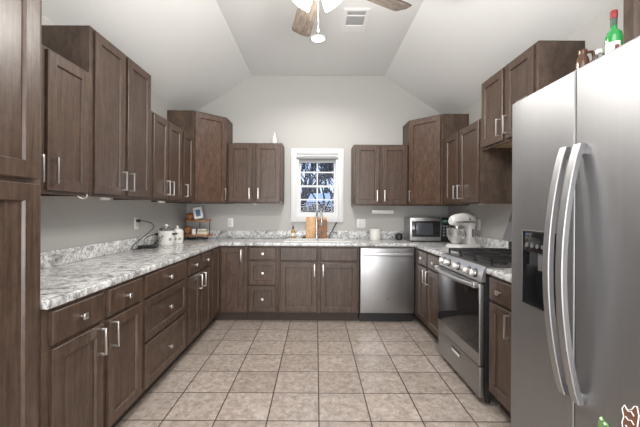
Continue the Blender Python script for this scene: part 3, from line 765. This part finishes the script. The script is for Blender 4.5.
m = MB().lathe([(0.0, .048), (.045, .046), (.052, .052), (.085, .085), (.102, .14), (.105, .195), (.109, .199), (.101, .197), (.098, .14), (.082, .09), (.045, .058), (0, .056)], (-.085, 0, 0), 32)
m.lathe([(.045, .0365), (.045, .040), (.036, .047), (0, .047)], (-.085, 0, 0), 24)
m.xf(Matrix.Translation((-.10, 0, 0)) @ Matrix.Diagonal((.84, .84, 1, 1)) @ Matrix.Translation((.085, 0, 0)))
bw = m.done('bowl', BOWL, mx)
MB().tube(smooth_path([(-.10, -.083, .175), (-.10, -.118, .165), (-.10, -.120, .12), (-.10, -.079, .105)], 5), 0.007, 8).done('handle', CHROME, bw)
MB().box(.075, -.0475, .10, .10, -.036, .19, .003).done('cord_cover', GREYP, mb_)

m = MB().lathe([(0, 0), (.032, 0), (.046, .012), (.048, .04), (.046, .068), (.030, .082), (0, .084)], seg=24)
tag(m.done('smart_speaker', BLACK, loc=(1.065, 4.36, CT+0.0005)), 'small round black speaker left of the microwave', 'speaker')
c = thing('white_canister', 'white ceramic canister with lid left of the black speaker', 'canister', (0.755, 4.33, CT+0.0005))
MB().lathe([(0, 0), (.064, 0), (.068, .006), (.068, .118), (.064, .122), (0, .122)], seg=28).done('body', CERAM, c)
MB().lathe([(0, .1222), (.070, .1222), (.070, .134), (.050, .142), (0, .144)], seg=28).done('lid', CERAM, c)
lb = thing('under_cabinet_light', 'slim white light bar on the wall under the right wall cabinet', 'light fixture', (0.0, 0, 0))
MB().box(0.725, YB-0.10, 1.248, 1.012, YB-0.055, 1.298, 0.006).done('diffuser', WHITEP, lb)
MB().box(0.74, YB-0.056, 1.255, 1.0, YB-0.002, 1.290, 0.002).done('bracket', GREYP, lb)
def outlet(label, loc, rz, wide=False, plug=False):
    o = thing('wall_outlet', label, 'outlet', loc, rz); w_ = 0.115 if wide else 0.072
    pl_ = MB().box(-w_/2, -0.006, -0.058, w_/2, -0.0003, 0.058, 0.002).done('cover_plate', WHITEP, o)
    for cx in ((-0.024, 0.024) if wide else (0,)):
        MB().box(cx-0.016, -0.009, -0.034, cx+0.016, -0.0062, 0.034, 0.002).done('receptacle' if not wide else 'switch', WHITE, pl_)
    return o
outlet('single white outlet with a plug on the left wall', (XL, 3.25, 1.155), RL)
outlet('white outlet on the back wall left of the window', (-1.135, YB, 1.12), 0)
outlet('double white switch plate on the back wall right of the window', (0.60, YB, 1.115), 0, True)
outlet('white outlet on the right wall behind the mixer', (XR, 3.66, 1.14), RR)

# puck lights
pk = None
for lab, x, y in (('round white puck light under the tall left wall cabinet', -1.52, 2.45), ('round white puck light under the lower left wall cabinet near the corner', -1.53, 3.36),
                  ('round white puck light under the wall cabinet left of the window', -0.78, 4.34), ('round white puck light under the right wall cabinet above the mixer', 1.56, 3.22)):
    z = UB+0.0215-0.036
    if pk is None:
        pk = thing('puck_light', lab, 'light fixture', (x, y, z), 0, 'puck lights under the wall cabinets')
        MB().lathe([(0.0, 0.0), (0.026, 0.0), (0.034, 0.006), (0.034, 0.036), (0, 0.036)], seg=24).done('housing', WHITEP, pk)
    else: dup(pk, (x, y, z), 0, lab)
cl = MB().tube([(0, 0, 0), (0, 0, -0.01), (0.02, 0.01, -0.022), (0.05, 0.0, -0.015), (0.06, -0.01, 0.0)], 0.004, 8)
tag(cl.done('cable_clip', WHITEP, loc=(-1.42, 2.03, UB+0.004)), 'small white hook under the first left wall cabinet', 'hook')

# ---------------------------------------------------------------- left counter things
# crock pots
def crock(label, loc, r, h, flowers, lid_mat, knob_r, rz=0):
    c = thing('ceramic_crock', label, 'pot', loc, rz)
    bd = MB().lathe([(0, 0), (r*.86, 0), (r*.93, .008), (r, h*.5), (r, h*.94), (r*1.03, h*.97), (r*1.03, h), (0, h)], seg=32).done('body', CERAM, c)
    ld = MB().lathe([(0, h+.0005), (r*.98, h+.0005), (r*.98, h+.008), (r*.8, h+.025), (r*.3, h+.036), (0, h+.038)], seg=32).done('lid', lid_mat, c)
    MB().lathe([(0, h+.036), (knob_r*.5, h+.036), (knob_r*.6, h+.045), (knob_r, h+.055), (knob_r*.8, h+.066), (0, h+.068)], seg=16).done('knob', WHITEP, ld)
    for a in flowers:
        ca, sa = math.cos(a), math.sin(a)
        for k in range(5):
            b_ = k*2*PI/5; u = 0.010*math.cos(b_); v_ = 0.010*math.sin(b_)
            rr = r*(0.97) ; p = (ca*rr - sa*u, sa*rr + ca*u, h*.42+v_)
            MB().lathe([(0, -.003), (.006, -.003), (.006, .004), (0, .005)], (0, 0, 0), 8).xf(Matrix.Translation(p) @ Vector((0, 0, 1)).rotation_difference(Vector((ca, sa, 0))).to_matrix().to_4x4()).done('painted_petal', (LEAFG, GREYP)[k % 2], bd)
    return c
c = crock('larger white slow cooker crock with knobbed lid on the left counter', (-1.575, 3.585, CT+0.0005), 0.082, 0.150, (-0.7,), GLASSC, 0.018)
m = MB()
for s_ in (-1, 1): m.tube([(s_*.078, -.03, .115), (s_*.098, -.026, .117), (s_*.098, .026, .117), (s_*.078, .03, .115)], .009, 8)
m.done('handle', BLACK, c)
crock('smaller white flowered ceramic crock right of the larger one', (-1.530, 3.755, CT+0.0005), 0.064, 0.128, (-1.5, -0.8), CERAM, 0.014)

# two-tier shelf
sh = thing('tiered_shelf', 'two-tier wooden corner shelf in the left back corner', 'shelf', (-1.50, 4.30, CT))
def dshape(r): return [(r*math.cos(a), r*math.sin(a)*0.62) for a in [k*2*PI/36 for k in range(36)]]
for z, r in ((0.045, .19), (0.225, .175)):
    MB().prism(dshape(r), 'z', z, z+0.022).done('shelf_board', WALNUT, sh)
MB().prism(dshape(.13), 'z', 0.0005, 0.015).done('foot_ring', BLACK, sh)
for x, y in ((-.12, .03), (.12, .03), (0, -.08)): MB().cyl((x, y, 0), .006, 0.015, .0449, 8).done('leg', BLACK, sh)
for x, y in ((-.15, .02), (.15, .02), (0, .095)): MB().cyl((x, y, 0), .005, .0672, .2248, 8).done('post', BLACK, sh)
def ball(name, label, cat, loc, r, m, sq=0.85):
    b = MB().lathe([(0, 0), (r*.5, .0), (r*.87, r*sq*.45), (r, r*sq), (r*.87, r*sq*1.55), (r*.45, r*sq*1.95), (0, r*sq*2)], seg=20)
    return tag(b.done(name, m, loc=loc), label, cat)
ball('orange_gourd', 'rust-coloured gourd on the upper board of the corner shelf', 'gourd', (-1.585, 4.275, CT+.2475), .050, TERRA)
ball('terracotta_pot', 'round terracotta pot on the lower board of the corner shelf', 'pot', (-1.61, 4.27, CT+.0675), .048, TERRA, 1.0)
j = thing('spice_jar', 'small white jar in the middle of the lower shelf board', 'jar', (-1.515, 4.215, CT+.0675))
MB().lathe([(0, 0), (.022, 0), (.024, .006), (.024, .065), (0, .066)], seg=20).done('body', CERAM, j)
MB().lathe([(0, .0662), (.025, .0662), (.025, .082), (0, .083)], seg=20).done('lid', GREYP, j)
tl = thing('folded_napkins', 'stack of folded cream napkins on the lower shelf board', 'napkins', (-1.42, 4.26, CT+.0675), 0.1)
for k in range(4): MB().box(-.065+.004*k, -.04, .0165*k, .065-.005*k, .05, .0165*k+.0155, .005).done('folded_napkin', (CREAM, mat('sage_cloth', (0.42, 0.42, 0.30), .8))[k == 2], tl)
pf = thing('picture_frame', 'small white picture frame with blue print leaning on the upper shelf board', 'picture frame', (-1.455, 4.235, CT+.2476), 0.12)
M_ = Matrix.Rotation(-math.radians(14), 4, 'X') @ Matrix.Rotation(math.radians(-13), 4, 'Y')
m = MB(); a, b_, t = .055, .15, .014
m.box(-a, -.006, 0, -a+t, .006, b_, .002); m.box(a-t, -.006, 0, a, .006, b_, .002); m.box(-a, -.006, 0, a, .006, t, .002); m.box(-a, -.006, b_-t, a, .006, b_, .002)
m.box(-a+.004, -.001, .004, a-.004, .005, b_-.004); fo = m.xf(Matrix.Translation((0, 0, 0.0135)) @ M_).done('frame', WHITEP, pf)
MB().box(-a+.028, -.0030, .032, a-.028, -.0012, b_-.032).xf(Matrix.Translation((0, 0, 0.0135)) @ M_).done('print', PICB, fo)

# charger and cords
dv = thing('wifi_router', 'flat black electronic box on the left counter below the outlet', 'electronic device', (-1.610, 3.265, CT+0.0005), 0.10)
MB().box(-.075, -.055, 0.003, .075, .055, .030, .008, 3).done('case', BLACK, dv)
m = MB()
for x in (-.06, .06):
    for y in (-.04, .04): m.cyl((x, y, 0), .006, 0, .004, 8)
m.done('foot', GREYP, dv)
cz = CT+0.0075
cd_ = thing('power_cord', 'black power cord looping from the left wall outlet down to the black box', 'cord', (0, 0, 0))
MB().tube(smooth_path([(-1.68, 3.25, 1.177), (-1.64, 3.28, 1.172), (-1.60, 3.33, 1.145), (-1.60, 3.34, 1.10), (-1.645, 3.26, 1.03), (-1.682, 3.14, .96), (-1.675, 3.10, cz), (-1.64, 3.10, cz), (-1.62, 3.14, cz), (-1.615, 3.195, cz+.008)], 6), .0038, 6).done('cable', BLACK, cd_)
MB().box(-1.7105, 3.233, 1.165, -1.680, 3.267, 1.191, .004).done('plug', BLACK, cd_)
m = MB().tube(smooth_path([(-1.66, 3.29, cz+.034), (-1.67, 3.32, 1.00), (-1.61, 3.38, 1.035), (-1.55, 3.35, 1.02), (-1.53, 3.30, .97), (-1.57, 3.285, cz+.034)], 6), .0035, 6)
tag(m.done('looped_cable', BLACK), 'thin dark cable looped above the black box on the left counter', 'cord')
m = MB().tube(smooth_path([(-1.518, 3.26, cz+.02), (-1.50, 3.28, .98), (-1.50, 3.34, 1.03), (-1.56, 3.40, 1.0), (-1.62, 3.43, .945), (-1.66, 3.38, cz+.002)], 6), .0035, 6)
tag(m.done('trailing_cable', GREYP), 'grey cable trailing beside the white crock on the left counter', 'cord')

# figurine
g = thing('white_figurine', 'small white pointed figurine on top of the cabinet left of the window', 'figurine', (-0.535, 4.33, 2.1355))
MB().lathe([(0, 0), (.030, 0), (.034, .02), (.028, .06), (.020, .085), (0, .087)], seg=20).done('body', CERAM, g)
MB().lathe([(0, .0872), (.022, .0872), (.014, .115), (.003, .145), (0, .146)], seg=16).done('hat', CREAM, g)

# ---------------------------------------------------------------- ceiling: recessed light, vent, fan
rl = thing('recessed_light', 'bright round recessed light in the flat ceiling', 'light fixture', (0.012, 3.535, HC))
MB().lathe([(.068, -.001), (.068, -.006), (.086, -.006), (.090, -.0005), (.068, -.0005)], seg=32).done('trim_ring', WHITEP, rl)
MB().lathe([(0, -.001), (.067, -.001), (.067, -.004), (0, -.005)], seg=32).done('lens', LED, rl)
l = bpy.data.lights.new('recessed_lamp', 'SPOT'); l.energy = 62; l.spot_size = math.radians(150); l.spot_blend = 0.6; l.shadow_soft_size = 0.07; l.color = (1, .965, .92)
o = bpy.data.objects.new('recessed_lamp', l); o.location = (0, 0, -0.012); o.parent = rl; COL.objects.link(o)

vt = thing('ceiling_vent', 'white louvred air vent in the flat ceiling beside the fan', 'air vent', (0.357, 3.19, HC))
m = MB(); a = .115
m.box(-a, -.185, -.010, -.083, .20, -.0005); m.box(.083, -.185, -.010, a, .20, -.0005)
m.box(-.083, -.185, -.010, .083, -.155, -.0005); m.box(-.083, .085, -.010, .083, .20, -.0005); m.box(-.083, -.085, -.009, .083, -.073, -.0005)
m.done('frame', WHITEP, vt)
MB().box(-.083, -.155, -.0025, .083, .085, -.0006).done('duct', SHADE, vt)
m = MB()
for k in range(14):
    y = -.150+k*.0165
    if -.095 < y < -.072: continue
    m.prism([(y, -.009), (y+.012, -.003), (y+.0135, -.004), (y+.0015, -.010)], 'x', -.0825, .0825)
m.done('louvre_grille', LOUV, vt)

fn = thing('ceiling_fan', 'wood-bladed ceiling fan with lit glass shades at the top of the picture', 'ceiling fan', (0.0, 2.06, 0))
MB().lathe([(0, HC-.0005), (.07, HC-.0005), (.065, HC-.04), (.02, HC-.07), (0, HC-.07)], seg=28).done('canopy', CHROME, fn)
MB().cyl((0, 0, 0), .013, 2.80, HC-.069, 14).done('downrod', CHROME, fn)
MB().lathe([(0, 2.80), (.04, 2.80), (.10, 2.775), (.115, 2.73), (.11, 2.675), (.06, 2.655), (0, 2.655)], seg=32).done('motor_housing', CHROME, fn)
lk = MB().lathe([(0, 2.6545), (.05, 2.6545), (.055, 2.61), (.035, 2.585), (0, 2.58)], seg=24).done('light_kit', CHROME, fn)
for k in range(5):
    a = math.radians(101+72*k); R_ = Matrix.Rotation(a, 4, 'Z')
    pitch = Matrix.Rotation(math.radians(12), 4, 'X')
    out = [(.20, -.050), (.35, -.066), (.60, -.070), (.665, -.045), (.68, 0), (.665, .045), (.60, .070), (.35, .066), (.20, .050)]
    out = [(.18, -.050), (.30, -.066), (.66, -.080), (.705, -.072), (.715, -.01), (.690, .066), (.66, .076), (.30, .066), (.18, .050)]
    M_ = R_ @ Matrix.Translation((0, 0, 2.715)) @ pitch
    bl = MB().prism(out, 'z', -.004, .004).done('blade', BLADE, fn); bl.matrix_local = M_
    ir = MB().box(.09, -.018, -.012, .26, .018, -.0045, .002).done('blade_iron', CHROME, bl)
sh_p = [(.018, 0), (.022, -.012), (.040, -.04), (.052, -.075), (.060, -.115), (.058, -.115), (.050, -.075), (.038, -.04), (.018, -.013)]
for a_ in (155, 25, 270):
    a = math.radians(a_)
    M_ = Matrix.Rotation(a, 4, 'Z') @ Matrix.Translation((.045, 0, 2.648)) @ Matrix.Rotation(-math.radians(36), 4, 'Y')
    s_ = MB().rings([[(r*math.cos(2*PI*q/28), r*math.sin(2*PI*q/28), z) for q in range(28)] for r, z in sh_p], caps=False).done('glass_shade', LAMPG, fn); s_.matrix_local = M_
    MB().lathe([(0, .006), (.02, .006), (.022, -.014), (0, -.016)], seg=20).done('socket', CHROME, s_)
    MB().lathe([(0, -.016), (.012, -.02), (.024, -.05), (.024, -.07), (.012, -.085), (0, -.088)], seg=16).done('bulb', LED, s_)
MB().tube([(.008, 0.04, 2.60), (.008, 0.045, 2.50), (.008, 0.045, 2.41)], .0013, 6).done('pull_chain', SATIN, fn)
MB().lathe([(0, 2.41), (.0035, 2.407), (.0035, 2.395), (0, 2.39)], (.008, .045, 0), 10).done('chain_fob', SATIN, fn)
for x in (-.13, .13):
    l = bpy.data.lights.new('fan_lamp', 'POINT'); l.energy = 18; l.shadow_soft_size = 0.09; l.color = (1, .965, .92)
    o = bpy.data.objects.new('fan_lamp', l); o.location = (x, 0.03, 2.44); o.parent = fn; COL.objects.link(o)
